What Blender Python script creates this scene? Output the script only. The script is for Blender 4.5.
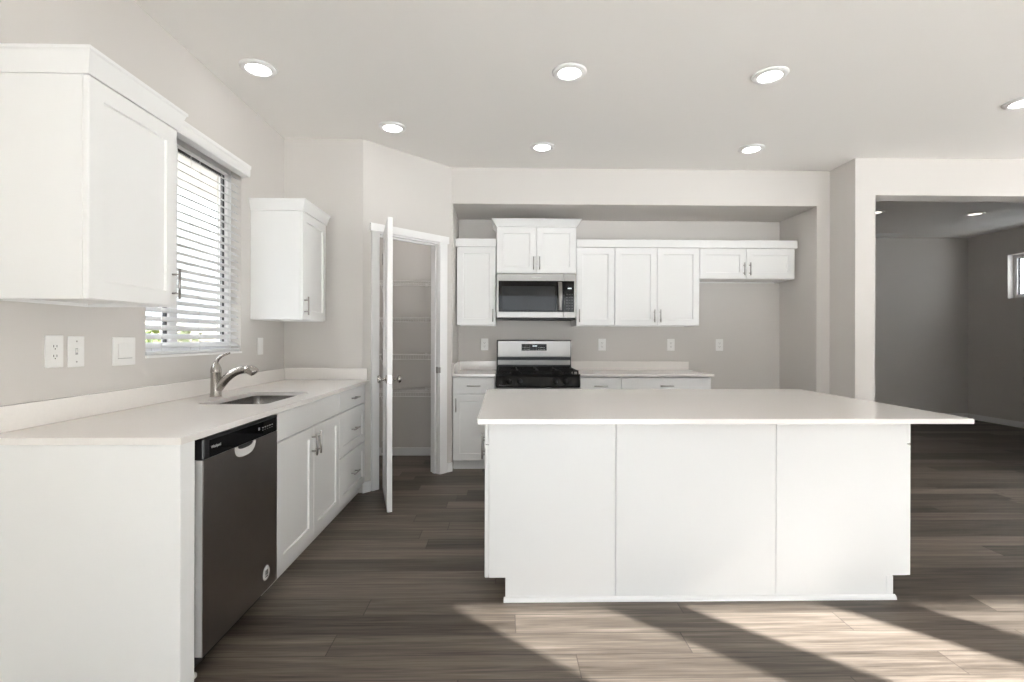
import bpy, bmesh, math, random
from mathutils import Vector, Matrix
random.seed(4)
PI = math.pi
S = bpy.context.scene
COL = S.collection
for o in list(bpy.data.objects):
    bpy.data.objects.remove(o, do_unlink=True)

# ------------------------------------------------------------------ camera
cam_d = bpy.data.cameras.new('camera')
cam = bpy.data.objects.new('camera', cam_d)
COL.objects.link(cam)
cam_d.sensor_width = 36.0
cam_d.lens = 493.0 / 1024 * 36.0
cam_d.shift_y = -2.5 / 1024
cam_d.clip_start = 0.05
cam.matrix_world = (Matrix.Translation((0, 0, 1.247)) @ Matrix.Rotation(-math.atan(9 / 493.0), 4, 'Z')
                    @ Matrix.Rotation(PI / 2, 4, 'X') @ Matrix.Rotation(0.0025, 4, 'Z'))
S.camera = cam

# ------------------------------------------------------------------ light
SUN_DIR = Vector((-0.746, 0.666, -0.340)).normalized()
SKY_STRENGTH = 10.5
SUN_STRENGTH = 155.0
LED_STRENGTH = 33.0
EXPOSURE = -1.22

w = bpy.data.worlds.new('sky')
S.world = w
w.use_nodes = True
wn = w.node_tree.nodes
wl = w.node_tree.links
wn.clear()
wo = wn.new('ShaderNodeOutputWorld')
wb = wn.new('ShaderNodeBackground')
wt = wn.new('ShaderNodeTexCoord')
ws = wn.new('ShaderNodeSeparateXYZ')
wr = wn.new('ShaderNodeValToRGB')
wr.color_ramp.elements[0].position = 0.0
wr.color_ramp.elements[0].color = (0.90, 0.955, 1.02, 1)
wr.color_ramp.elements[1].position = 0.8
wr.color_ramp.elements[1].color = (0.86, 0.92, 1.0, 1)
wl.new(wt.outputs['Generated'], ws.inputs[0])
wl.new(ws.outputs['Z'], wr.inputs[0])
wl.new(wr.outputs[0], wb.inputs['Color'])
wm = wn.new('ShaderNodeMapRange')          # high bright cloud: the zenith brighter than the horizon
wm.inputs['From Min'].default_value = 0.0
wm.inputs['From Max'].default_value = 0.9
wm.inputs['To Min'].default_value = SKY_STRENGTH * 0.36
wm.inputs['To Max'].default_value = SKY_STRENGTH * 3.5
wl.new(ws.outputs['Z'], wm.inputs['Value'])
wl.new(wm.outputs[0], wb.inputs['Strength'])
wl.new(wb.outputs[0], wo.inputs[0])

sun_d = bpy.data.lights.new('sun', 'SUN')
sun_d.energy = SUN_STRENGTH
sun_d.angle = math.radians(0.53)
sun_d.color = (1.0, 0.995, 0.99)
sun = bpy.data.objects.new('sun', sun_d)
COL.objects.link(sun)
sun.rotation_euler = SUN_DIR.to_track_quat('-Z', 'Y').to_euler()
sun.location = (6, -6, 5)

S.view_settings.view_transform = 'Standard'
S.view_settings.look = 'None'
S.view_settings.gamma = 1.0
S.view_settings.exposure = EXPOSURE
S.view_settings.use_curve_mapping = False
try:
    S.cycles.use_denoising = True
    S.cycles.max_bounces = 14
    S.cycles.diffuse_bounces = 8
    S.cycles.glossy_bounces = 5
    S.cycles.transparent_max_bounces = 16
    S.cycles.sample_clamp_indirect = 30.0
    S.cycles.caustics_reflective = False
    S.cycles.caustics_refractive = False
except Exception:
    pass

# ------------------------------------------------------------------ materials
def mat(name, color, rough=0.5, metal=0.0, spec=0.5, noise=0.0, nscale=40.0, bump=0.0, bscale=200.0, coat=0.0,
        stretch=None):
    m = bpy.data.materials.new(name)
    m.use_nodes = True
    nt = m.node_tree
    b = nt.nodes['Principled BSDF']
    b.inputs['Base Color'].default_value = (*color, 1)
    b.inputs['Roughness'].default_value = rough
    b.inputs['Metallic'].default_value = metal
    b.inputs['Specular IOR Level'].default_value = spec
    b.inputs['Coat Weight'].default_value = coat
    tc = nt.nodes.new('ShaderNodeTexCoord')
    src = tc.outputs['Object']
    if stretch:
        mp = nt.nodes.new('ShaderNodeMapping')
        mp.inputs['Scale'].default_value = stretch
        nt.links.new(src, mp.inputs['Vector'])
        src = mp.outputs[0]
    if noise > 0:
        n = nt.nodes.new('ShaderNodeTexNoise')
        n.inputs['Scale'].default_value = nscale
        n.inputs['Detail'].default_value = 3
        nt.links.new(src, n.inputs['Vector'])
        mx = nt.nodes.new('ShaderNodeMixRGB')
        mx.inputs[1].default_value = (*[max(0, c * (1 - noise)) for c in color], 1)
        mx.inputs[2].default_value = (*[min(1, c * (1 + noise)) for c in color], 1)
        nt.links.new(n.outputs[0], mx.inputs[0])
        nt.links.new(mx.outputs[0], b.inputs['Base Color'])
    if bump > 0:
        n2 = nt.nodes.new('ShaderNodeTexNoise')
        n2.inputs['Scale'].default_value = bscale
        n2.inputs['Detail'].default_value = 2
        nt.links.new(src, n2.inputs['Vector'])
        bp = nt.nodes.new('ShaderNodeBump')
        bp.inputs['Strength'].default_value = bump
        bp.inputs['Distance'].default_value = 0.002
        nt.links.new(n2.outputs[0], bp.inputs['Height'])
        nt.links.new(bp.outputs[0], b.inputs['Normal'])
    return m

def emit(name, color, strength):
    m = bpy.data.materials.new(name)
    m.use_nodes = True
    nt = m.node_tree
    b = nt.nodes['Principled BSDF']
    b.inputs['Base Color'].default_value = (0.8, 0.8, 0.8, 1)
    b.inputs['Emission Color'].default_value = (*color, 1)
    b.inputs['Emission Strength'].default_value = strength
    return m

def glass_mat(name, tint=(0.95, 0.97, 0.97), refl=0.5):
    m = bpy.data.materials.new(name)
    m.use_nodes = True
    nt = m.node_tree
    nt.nodes.clear()
    out = nt.nodes.new('ShaderNodeOutputMaterial')
    tr = nt.nodes.new('ShaderNodeBsdfTransparent')
    tr.inputs[0].default_value = (*tint, 1)
    gl = nt.nodes.new('ShaderNodeBsdfGlossy')
    gl.inputs['Roughness'].default_value = 0.0
    fr = nt.nodes.new('ShaderNodeFresnel')
    fr.inputs[0].default_value = 1.45
    mx = nt.nodes.new('ShaderNodeMixShader')
    mul = nt.nodes.new('ShaderNodeMath')
    mul.operation = 'MULTIPLY'
    mul.inputs[1].default_value = refl
    nt.links.new(fr.outputs[0], mul.inputs[0])
    nt.links.new(mul.outputs[0], mx.inputs[0])
    nt.links.new(tr.outputs[0], mx.inputs[1])
    nt.links.new(gl.outputs[0], mx.inputs[2])
    nt.links.new(mx.outputs[0], out.inputs[0])
    return m

def floor_mat():
    m = bpy.data.materials.new('plank_floor')
    m.use_nodes = True
    nt = m.node_tree
    N, L = nt.nodes, nt.links
    b = N['Principled BSDF']
    tc = N.new('ShaderNodeTexCoord')
    sep = N.new('ShaderNodeSeparateXYZ')
    L.new(tc.outputs['Object'], sep.inputs[0])

    def math_n(op, a, bb=None, c=None):
        n = N.new('ShaderNodeMath')
        n.operation = op
        for i, v in enumerate((a, bb, c)):
            if v is None:
                continue
            if isinstance(v, (int, float)):
                n.inputs[i].default_value = v
            else:
                L.new(v, n.inputs[i])
        return n.outputs[0]
    PW, PL = 0.141, 1.45
    yy = math_n('DIVIDE', math_n('ADD', sep.outputs['Y'], 0.03), PW)
    row = math_n('FLOOR', yy)
    fy = math_n('FRACT', yy)
    wn1 = N.new('ShaderNodeTexWhiteNoise')
    wn1.noise_dimensions = '1D'
    L.new(row, wn1.inputs['W'])
    xo = math_n('MULTIPLY', wn1.outputs['Value'], PL)
    xx = math_n('DIVIDE', math_n('ADD', sep.outputs['X'], xo), PL)
    colm = math_n('FLOOR', xx)
    fx = math_n('FRACT', xx)
    cmb = N.new('ShaderNodeCombineXYZ')
    L.new(row, cmb.inputs[0])
    L.new(colm, cmb.inputs[1])
    wn2 = N.new('ShaderNodeTexWhiteNoise')
    wn2.noise_dimensions = '3D'
    L.new(cmb.outputs[0], wn2.inputs['Vector'])
    # grain: noise stretched along the plank, shifted per plank
    cmb2 = N.new('ShaderNodeCombineXYZ')
    L.new(math_n('ADD', math_n('MULTIPLY', sep.outputs['X'], 1.5), math_n('MULTIPLY', wn2.outputs['Value'], 37.0)), cmb2.inputs[0])
    L.new(math_n('MULTIPLY', sep.outputs['Y'], 34.0), cmb2.inputs[1])
    L.new(math_n('MULTIPLY', wn2.outputs['Value'], 11.0), cmb2.inputs[2])
    gn = N.new('ShaderNodeTexNoise')
    gn.inputs['Scale'].default_value = 1.0
    gn.inputs['Detail'].default_value = 6
    gn.inputs['Roughness'].default_value = 0.62
    gn.inputs['Distortion'].default_value = 0.5
    L.new(cmb2.outputs[0], gn.inputs['Vector'])
    cmb3 = N.new('ShaderNodeCombineXYZ')
    L.new(math_n('ADD', math_n('MULTIPLY', sep.outputs['X'], 4.0), math_n('MULTIPLY', wn2.outputs['Value'], 91.0)), cmb3.inputs[0])
    L.new(math_n('MULTIPLY', sep.outputs['Y'], 210.0), cmb3.inputs[1])
    fn = N.new('ShaderNodeTexNoise')
    fn.inputs['Scale'].default_value = 1.0
    fn.inputs['Detail'].default_value = 3
    L.new(cmb3.outputs[0], fn.inputs['Vector'])
    tone = math_n('ADD', math_n('MULTIPLY', wn2.outputs['Value'], 0.48), math_n('MULTIPLY', gn.outputs[0], 1.15))
    tone = math_n('ADD', tone, math_n('MULTIPLY', math_n('SUBTRACT', fn.outputs[0], 0.5), 0.55))
    tone = math_n('SUBTRACT', tone, 0.30)
    rp = N.new('ShaderNodeValToRGB')
    e = rp.color_ramp.elements
    e[0].position = 0.12
    e[0].color = (0.028, 0.021, 0.0150, 1)
    e[1].position = 0.9
    e[1].color = (0.235, 0.196, 0.160, 1)
    k = e.new(0.48)
    k.color = (0.106, 0.085, 0.0675, 1)
    L.new(tone, rp.inputs[0])
    # seams
    def edge(f, wd):
        a = math_n('LESS_THAN', f, wd)
        c = math_n('GREATER_THAN', f, 1 - wd)
        return math_n('MAXIMUM', a, c)
    sm = math_n('MAXIMUM', edge(fy, 0.015), edge(fx, 0.0015))
    mx = N.new('ShaderNodeMixRGB')
    mx.inputs[2].default_value = (0.04, 0.031, 0.025, 1)
    L.new(math_n('MULTIPLY', sm, 0.75), mx.inputs[0])
    L.new(rp.outputs[0], mx.inputs[1])
    L.new(mx.outputs[0], b.inputs['Base Color'])
    rr = math_n('ADD', math_n('MULTIPLY', gn.outputs[0], 0.15), 0.36)
    L.new(rr, b.inputs['Roughness'])
    b.inputs['Specular IOR Level'].default_value = 0.35
    bp = N.new('ShaderNodeBump')
    bp.inputs['Strength'].default_value = 0.10
    bp.inputs['Distance'].default_value = 0.002
    L.new(math_n('SUBTRACT', fn.outputs[0], math_n('MULTIPLY', sm, 2.0)), bp.inputs['Height'])
    L.new(bp.outputs[0], b.inputs['Normal'])
    return m

M = {
    'wall': mat('wall_paint', (0.64, 0.613, 0.588), 0.75, spec=0.25, bump=0.08, bscale=320),
    'ceiling': mat('ceiling_paint', (0.88, 0.86, 0.835), 0.85, spec=0.2, bump=0.12, bscale=160),
    'trim': mat('white_trim_paint', (0.86, 0.855, 0.85), 0.38),
    'cab': mat('white_cabinet_paint', (0.83, 0.83, 0.825), 0.34),
    'cab_in': mat('cabinet_gap', (0.55, 0.54, 0.53), 0.6),
    'quartz': mat('quartz', (0.83, 0.80, 0.772), 0.16, noise=0.03, nscale=90),
    'steel': mat('stainless_steel', (0.29, 0.28, 0.27), 0.33, 1.0, noise=0.06, nscale=30, stretch=(1, 1, 40)),
    'steel_dw': mat('dark_stainless_steel', (0.30, 0.275, 0.26), 0.30, 1.0, noise=0.06, nscale=20, stretch=(1, 40, 1)),
    'steel_sink': mat('sink_steel', (0.27, 0.255, 0.245), 0.25, 1.0),
    'steel_glint': mat('steel_painted_glint', (0.78, 0.77, 0.76), 0.45, 0.35),  # pale colour stands in for the highlight on the pocket handle
    'nickel': mat('brushed_nickel', (0.44, 0.41, 0.38), 0.26, 1.0),
    'pull': mat('satin_nickel_pull', (0.42, 0.40, 0.385), 0.3, 1.0),
    'black': mat('black_plastic', (0.012, 0.012, 0.013), 0.3),
    'blackglass': mat('black_glass', (0.008, 0.008, 0.009), 0.0, spec=0.32),
    'iron': mat('cast_iron', (0.012, 0.011, 0.011), 0.6, spec=0.25, bump=0.2),
    'enamel': mat('black_enamel', (0.008, 0.008, 0.008), 0.15, spec=0.22),
    'greyprint': mat('grey_print', (0.42, 0.42, 0.42), 0.5),
    'whiteprint': mat('white_print', (0.75, 0.75, 0.75), 0.5),
    'plastic': mat('white_plastic', (0.84, 0.835, 0.82), 0.35),
    'slot': mat('dark_slot', (0.05, 0.05, 0.05), 0.6),
    'vinyl': mat('white_vinyl', (0.82, 0.82, 0.83), 0.4),
    'gasket': mat('dark_gasket', (0.03, 0.03, 0.033), 0.6),
    'blind': mat('blind_slat', (0.66, 0.665, 0.67), 0.45),
    'vane': mat('blind_vane', (0.75, 0.74, 0.71), 0.6),
    'wire': mat('white_wire', (0.80, 0.79, 0.77), 0.4),
    'cord': mat('blind_cord', (0.8, 0.8, 0.79), 0.7),
    'glass': glass_mat('window_glass'),
    'led': emit('led_diffuser', (1.0, 0.98, 0.95), LED_STRENGTH),
    'led_pantry': emit('led_diffuser_pantry', (1.0, 0.98, 0.95), LED_STRENGTH * 6.5),
    'led_far': emit('led_diffuser_far', (1.0, 0.94, 0.86), 5.0),
    'edge_grey': mat('light_grey_edge', (0.62, 0.62, 0.62), 0.4),
    'display': emit('display_glow', (0.85, 0.93, 1.0), 1.6),
    'floor': floor_mat(),
    'ground': mat('pale_bounce_ground', (0.80, 0.785, 0.76), 0.9, noise=0.15, nscale=3),  # unseen outdoor ground, made pale to bounce daylight onto the ceiling
    'dark_ground': mat('added_dark_ground', (0.16, 0.13, 0.10), 0.9, noise=0.3, nscale=8),  # dark colour for the added strip below the kitchen window
    'fence': mat('cedar_fence', (0.36, 0.30, 0.23), 0.8, noise=0.25, nscale=6, stretch=(1, 6, 1)),
    'leaf': mat('hedge_leaf', (0.17, 0.21, 0.06), 0.6, noise=0.4, nscale=12),
}

# ------------------------------------------------------------------ mesh helpers
def bx(bm, lo, hi, bev=0.0, seg=2):
    """axis aligned box, optionally bevelled"""
    lo = [min(a, b) for a, b in zip(lo, hi)], [max(a, b) for a, b in zip(lo, hi)]
    (x0, y0, z0), (x1, y1, z1) = lo
    vs = [bm.verts.new(p) for p in ((x0, y0, z0), (x1, y0, z0), (x1, y1, z0), (x0, y1, z0),
                                    (x0, y0, z1), (x1, y0, z1), (x1, y1, z1), (x0, y1, z1))]
    fs = [bm.faces.new([vs[i] for i in f]) for f in ((0, 3, 2, 1), (4, 5, 6, 7), (0, 1, 5, 4), (1, 2, 6, 5), (2, 3, 7, 6), (3, 0, 4, 7))]
    if bev > 0:
        ed = list({e for f in fs for e in f.edges})
        bmesh.ops.bevel(bm, geom=ed, offset=bev, segments=seg, affect='EDGES', profile=0.5)

def cyl(bm, a, b, r, r2=None, n=16, caps=True):
    a, b = Vector(a), Vector(b)
    r2 = r if r2 is None else r2
    d = (b - a).normalized()
    u = d.orthogonal().normalized()
    v = d.cross(u)
    A, B = [], []
    for i in range(n):
        t = 2 * PI * i / n
        k = u * math.cos(t) + v * math.sin(t)
        A.append(bm.verts.new(a + k * r))
        B.append(bm.verts.new(b + k * r2))
    for i in range(n):
        j = (i + 1) % n
        f = bm.faces.new((A[i], A[j], B[j], B[i]))
        f.smooth = True
    if caps:
        bm.faces.new(list(reversed(A)))
        bm.faces.new(B)

def lathe(bm, prof, origin, axis='Z', n=24):
    """prof: list of (radius, along-axis)"""
    ax = {'Z': (Vector((1, 0, 0)), Vector((0, 1, 0)), Vector((0, 0, 1))),
          'Y': (Vector((1, 0, 0)), Vector((0, 0, -1)), Vector((0, 1, 0))),
          'X': (Vector((0, 1, 0)), Vector((0, 0, 1)), Vector((1, 0, 0)))}[axis] if isinstance(axis, str) else None
    if ax is None:
        d = Vector(axis).normalized()
        u = d.orthogonal().normalized()
        ax = (u, d.cross(u), d)
    o = Vector(origin)
    rings = []
    for r, h in prof:
        if r < 1e-6:
            rings.append([bm.verts.new(o + ax[2] * h)])
        else:
            rings.append([bm.verts.new(o + ax[2] * h + (ax[0] * math.cos(2 * PI * i / n) + ax[1] * math.sin(2 * PI * i / n)) * r) for i in range(n)])
    for a, b in zip(rings, rings[1:]):
        if len(a) == 1 and len(b) == 1:
            continue
        for i in range(n):
            j = (i + 1) % n
            if len(a) == 1:
                f = bm.faces.new((a[0], b[j], b[i]))
            elif len(b) == 1:
                f = bm.faces.new((a[i], a[j], b[0]))
            else:
                f = bm.faces.new((a[i], a[j], b[j], b[i]))
            f.smooth = True

def tube(bm, pts, rad, n=14, caps=True):
    """swept round tube through pts, rad a number or a list"""
    pts = [Vector(p) for p in pts]
    rads = rad if isinstance(rad, (list, tuple)) else [rad] * len(pts)
    up = None
    rings = []
    for i, p in enumerate(pts):
        t = (pts[min(i + 1, len(pts) - 1)] - pts[max(i - 1, 0)]).normalized()
        if up is None:
            up = t.orthogonal().normalized()
        up = (up - t * up.dot(t)).normalized()
        v = t.cross(up)
        rings.append([bm.verts.new(p + (up * math.cos(2 * PI * k / n) + v * math.sin(2 * PI * k / n)) * rads[i]) for k in range(n)])
    for a, b in zip(rings, rings[1:]):
        for i in range(n):
            j = (i + 1) % n
            f = bm.faces.new((a[i], a[j], b[j], b[i]))
            f.smooth = True
    if caps:
        bm.faces.new(list(reversed(rings[0])))
        bm.faces.new(rings[-1])

def prism(bm, poly, z0, z1):
    """vertical prism over a plan polygon (x,y)"""
    lo = [bm.verts.new((x, y, z0)) for x, y in poly]
    hi = [bm.verts.new((x, y, z1)) for x, y in poly]
    n = len(poly)
    bm.faces.new(list(reversed(lo)))
    bm.faces.new(hi)
    for i in range(n):
        j = (i + 1) % n
        bm.faces.new((lo[i], lo[j], hi[j], hi[i]))

def spline(pts, k=8):
    """Catmull-Rom through pts"""
    P = [Vector(p) for p in pts]
    P = [P[0] * 2 - P[1]] + P + [P[-1] * 2 - P[-2]]
    out = []
    for i in range(1, len(P) - 2):
        for s in range(k):
            t = s / k
            a, b, c, d = P[i - 1], P[i], P[i + 1], P[i + 2]
            out.append(0.5 * ((2 * b) + (c - a) * t + (2 * a - 5 * b + 4 * c - d) * t * t + (3 * b - a - 3 * c + d) * t ** 3))
    out.append(P[-2])
    return out

def obj(name, bm, m, parent=None, loc=(0, 0, 0)):
    bmesh.ops.recalc_face_normals(bm, faces=bm.faces[:])
    me = bpy.data.meshes.new(name)
    bm.to_mesh(me)
    bm.free()
    me.materials.append(m if not isinstance(m, str) else M[m])
    o = bpy.data.objects.new(name, me)
    COL.objects.link(o)
    o.location = loc
    if parent is not None:
        o.parent = parent
    return o

def tag(o, label=None, cat=None, group=None, kind=None):
    if label: o['label'] = label
    if cat: o['category'] = cat
    if group: o['group'] = group
    if kind: o['kind'] = kind
    return o

def thing(name, label, cat, loc=(0, 0, 0), rz=0.0, group=None):
    o = bpy.data.objects.new(name, None)
    o.empty_display_size = 0.1
    COL.objects.link(o)
    o.location = loc
    o.rotation_euler = (0, 0, rz)
    return tag(o, label, cat, group)

def struct(name, bm, m, parent=None):
    o = obj(name, bm, m, parent)
    o['kind'] = 'structure'
    return o

def one(name, boxes, m, parent=None, bev=0.0):
    bm = bmesh.new()
    for lo, hi in boxes:
        bx(bm, lo, hi, bev)
    return obj(name, bm, m, parent)

def boxes_struct(name, boxes, m, bev=0.0):
    o = one(name, boxes, m, None, bev)
    o['kind'] = 'structure'
    return o

def copy_tree(o, parent=None):
    c = o.copy()
    COL.objects.link(c)
    if parent is not None:
        c.parent = parent
    for ch in list(o.children):
        copy_tree(ch, c)
    return c

def text_part(name, body, size, m, parent, loc, rot, depth=0.0006):
    cu = bpy.data.curves.new(name, 'FONT')
    cu.body = body
    cu.size = size
    cu.extrude = depth
    cu.align_x = 'CENTER'
    cu.align_y = 'CENTER'
    tmp = bpy.data.objects.new(name, cu)
    COL.objects.link(tmp)
    dg = bpy.context.evaluated_depsgraph_get()
    me = bpy.data.meshes.new_from_object(tmp.evaluated_get(dg))
    bpy.data.objects.remove(tmp, do_unlink=True)
    me.materials.clear()
    me.materials.append(M[m])
    o = bpy.data.objects.new(name, me)
    COL.objects.link(o)
    o.parent = parent
    o.location = loc
    o.rotation_euler = rot
    return o

# ------------------------------------------------------------------ the setting
CZ = 2.85
XL = -1.76                      # left wall face
YB = 5.27                       # kitchen back wall face
YH = 4.64                       # face of the niche front
A = (-1.130, 3.995)               # stub wall / slanted pantry wall
B = (-0.485, 4.640)               # slanted pantry wall / niche
XR, YR = 3.11, 4.30             # return wall, wall with the wide opening
X8, YF = 8.0, -1.6              # far right wall, wall behind the camera
R2X, R2Y = 7.34, 7.65           # far room

boxes_struct('floor', [((-1.95, -2.8, -0.12), (8.2, 7.85, 0.0))], 'floor')
boxes_struct('ceiling', [((-1.95, -2.8, CZ), (8.2, 7.85, CZ + 0.15))], 'ceiling')

WY0, WY1, WZ0, WZ1 = 2.46, 3.345, 1.145, 2.37       # kitchen window opening
boxes_struct('wall_left', [((-1.92, -2.6, 0), (XL, WY0, CZ)), ((-1.92, WY1, 0), (XL, 5.42, CZ)),
                           ((-1.92, WY0, 0), (XL, WY1, WZ0)), ((-1.92, WY0, WZ1), (XL, WY1, CZ))], 'wall')
boxes_struct('wall_back', [((XL, YB, 0), (3.11, YB + 0.15, CZ))], 'wall')
NX0, NX1, NZ = -0.475, 2.985, 2.513
boxes_struct('wall_niche_header', [((NX0, YH, NZ), (NX1, YB, CZ))], 'wall')
boxes_struct('wall_niche_right', [((NX1, YH, 0), (XR, YB, CZ))], 'wall')

# stub wall, slanted pantry wall with its doorway, partition to the niche
R2 = math.sqrt(0.5)
def dg(s, off=0.0):             # point on the slanted wall: s along it, off towards the kitchen
    return (A[0] + s * R2 + off * R2, A[1] + s * R2 - off * R2)
SO = -0.021          # slide of the doorway along the slanted wall
DS0, DS1, DZ = 0.150 + SO, 0.800 + SO, 2.128   # rough opening
SL = math.hypot(B[0] - A[0], B[1] - A[1])
bm = bmesh.new()
T = 0.115
tk = T * math.tan(PI / 8)
prism(bm, [(XL, A[1]), A, dg(tk * 0 + 0.0, 0), dg(-tk, -T), (XL, A[1] + T)][0:2] + [dg(-tk, -T), (XL, A[1] + T)], 0, CZ)
prism(bm, [A, dg(DS0), dg(DS0, -T), dg(-tk, -T)], 0, CZ)
prism(bm, [dg(DS0), dg(DS1), dg(DS1, -T), dg(DS0, -T)], DZ, CZ)
prism(bm, [dg(DS1), B, (NX0, YH), (NX0, YB), (NX0 - 0.1, YB), (NX0 - 0.1, YH + 0.06), dg(DS1, -T)], 0, CZ)
struct('wall_pantry', bm, 'wall')

# wall with the wide opening (right), and the room behind it
OX0, OX1, OZ, OT = 3.29, 4.88, 2.523, 0.187
boxes_struct('wall_right', [((XR, YR, 0), (OX0, YR + OT, CZ)), ((OX1, YR, 0), (8.15, YR + OT, CZ)),
                            ((OX0, YR, OZ), (OX1, YR + OT, CZ)),
                            ((XR, YR + OT, 0), (XR + 0.1, R2Y + 0.1, CZ))], 'wall')
boxes_struct('wall_far_back', [((XR + 0.1, R2Y, 0), (R2X + 0.15, R2Y + 0.12, CZ))], 'wall')
QY0, QY1, QZ0, QZ1 = 6.10, 7.04, 1.847, 2.479
boxes_struct('wall_far_right', [((R2X, YR + OT, 0), (R2X + 0.15, QY0, CZ)), ((R2X, QY1, 0), (R2X + 0.15, R2Y, CZ)),
                                ((R2X, QY0, 0), (R2X + 0.15, QY1, QZ0)), ((R2X, QY0, QZ1), (R2X + 0.15, QY1, CZ))], 'wall')
# great room behind and to the right of the camera
EY0, EY1, EZ0, EZ1 = -1.40, 1.95, 0.10, 1.45  # unseen side window, put in and sized for extra daylight
EY2, EY3, EZ3 = 2.15, 4.0, 2.36                      # unseen glazed door added further along the same wall for side light
boxes_struct('wall_great_room_right', [((X8, YF, 0), (X8 + 0.15, EY0, CZ)), ((X8, EY1, 0), (X8 + 0.15, EY2, CZ)), ((X8, EY3, 0), (X8 + 0.15, YR, CZ)),
                                       ((X8, EY0, 0), (X8 + 0.15, EY1, EZ0)), ((X8, EY0, EZ1), (X8 + 0.15, EY1, CZ)),
                                       ((X8, EY2, EZ3), (X8 + 0.15, EY3, CZ))], 'wall')
SWIN = [(4.13, 4.98), (5.20, 6.03), (6.27, 7.5)]     # three windows that let the sun in
SZ0, SZ1 = 0.85, 2.07
PX0, PX1, PZ = -0.85, 1.98, 2.30                     # patio door
bl = [((-1.92, YF - 0.15, 0), (PX0, YF, CZ)), ((PX0, YF - 0.15, PZ), (PX1, YF, CZ)), ((PX1, YF - 0.15, 0), (SWIN[0][0], YF, CZ))]
for i, (a, b_) in enumerate(SWIN):
    bl += [((a, YF - 0.15, 0), (b_, YF, SZ0)), ((a, YF - 0.15, SZ1), (b_, YF, CZ))]
    nx = SWIN[i + 1][0] if i < 2 else 8.15
    bl.append(((b_, YF - 0.15, 0), (nx, YF, CZ)))
boxes_struct('wall_front', bl, 'wall')

# baseboards
BH, BT = 0.085, 0.014
def board(name, segs):
    bm = bmesh.new()
    for lo, hi in segs:
        bx(bm, lo, hi, 0.003, 1)
    return struct(name, bm, 'trim')
bm = bmesh.new()
prism(bm, [(-1.12, A[1] - BT), dg(-BT * 0.41, BT), dg(0.088 + SO, BT), dg(0.088 + SO, 0.0), A, (-1.12, A[1])], 0, BH)
prism(bm, [dg(0.880 + SO, BT), dg(SL - 0.006, BT), (B[0] + 0.006, YH - BT), (NX0 + 0.004, YH - BT), (NX0 + 0.004, YH), B, dg(0.880 + SO, 0)], 0, BH)
struct('baseboard_pantry', bm, 'trim')
board('baseboard_pantry_back', [((XL, YB - BT, 0), (NX0 - 0.1, YB, BH)), ((XL, A[1] + T, 0), (XL + BT, YB - BT, BH))])
board('baseboard_right', [((XR - BT, YR - BT, 0), (XR, YH, BH)), ((XR, YR - BT, 0), (OX0, YR, BH)), ((2.0, YB - BT, 0), (NX1 - BT, YB, BH)),
                          ((NX1 - BT, YH - BT, 0), (NX1, YB, BH)), ((NX1, YH - BT, 0), (XR - BT, YH, BH))])
board('baseboard_far', [((XR + 0.1, R2Y - BT, 0), (R2X, R2Y, BH)), ((R2X - BT, YR + OT, 0), (R2X, R2Y - BT, BH))])
board('baseboard_left', [((XL, YF, 0), (XL + BT, 1.655, BH))])

# ------------------------------------------------------------------ kitchen window
def window(name, axis, x0, x1, z0, z1, y0, y1, mull, fw=0.06):
    """window frame in a wall: axis 'Y' spans along y (wall normal x), 'X' spans along x; y0..y1 = depth range of the frame"""
    def P(a, d, z): return (d, a, z) if axis == 'Y' else (a, d, z)
    root = one(name, [], 'vinyl')
    bm = bmesh.new()
    for lo, hi in (((x0, z0), (x0 + fw, z1)), ((x1 - fw, z0), (x1, z1)), ((x0 + fw, z0), (x1 - fw, z0 + fw)), ((x0 + fw, z1 - fw), (x1 - fw, z1))):
        bx(bm, P(lo[0], y0, lo[1]), P(hi[0], y1, hi[1]), 0.004, 1)
    bm.to_mesh(root.data)
    bm.free()
    root['kind'] = 'structure'
    ym = (y0 + y1) / 2
    edges = [x0 + fw] + list(mull) + [x1 - fw]
    if mull:
        one('mullion', [(P(c - 0.035, y0 + 0.008, z0 + fw), P(c + 0.035, y1 - 0.008, z1 - fw)) for c in mull], 'vinyl', root, 0.003)
    bm = bmesh.new()
    bm2 = bmesh.new()
    for a, b_ in zip(edges, edges[1:]):
        a2, b2 = a + (0.035 if a in mull else 0), b_ - (0.035 if b_ in mull else 0)
        q = 0.012
        for lo, hi in (((a2, z0 + fw), (a2 + q, z1 - fw)), ((b2 - q, z0 + fw), (b2, z1 - fw)), ((a2 + q, z0 + fw), (b2 - q, z0 + fw + q)), ((a2 + q, z1 - fw - q), (b2 - q, z1 - fw))):
            bx(bm2, P(lo[0], ym - 0.006, lo[1]), P(hi[0], ym + 0.010, hi[1]))
        vs = [bm.verts.new(P(*v)) for v in ((a2 + q, ym, z0 + fw + q), (b2 - q, ym, z0 + fw + q), (b2 - q, ym, z1 - fw - q), (a2 + q, ym, z1 - fw - q))]
        bm.faces.new(vs)
    obj('gasket', bm2, 'gasket', root)
    obj('glass', bm, 'glass', root)
    return root
window('window_1', 'Y', WY0, WY1, WZ0, WZ1, -1.885, -1.825, [2.775], 0.05)
window('window_2', 'Y', QY0, QY1, QZ0, QZ1, R2X + 0.085, R2X + 0.14, [(QY0 + QY1) / 2], 0.05)
window('window_3', 'Y', EY0, EY1, EZ0, EZ1, X8 + 0.05, X8 + 0.11, [EY0 + (EY1 - EY0) / 3, EY0 + (EY1 - EY0) * 2 / 3], 0.05)
for i, (a, b_) in enumerate(SWIN):
    window('window_%d' % (4 + i), 'X', a, b_, SZ0, SZ1, YF - 0.12, YF - 0.06, [], 0.03)
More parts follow.
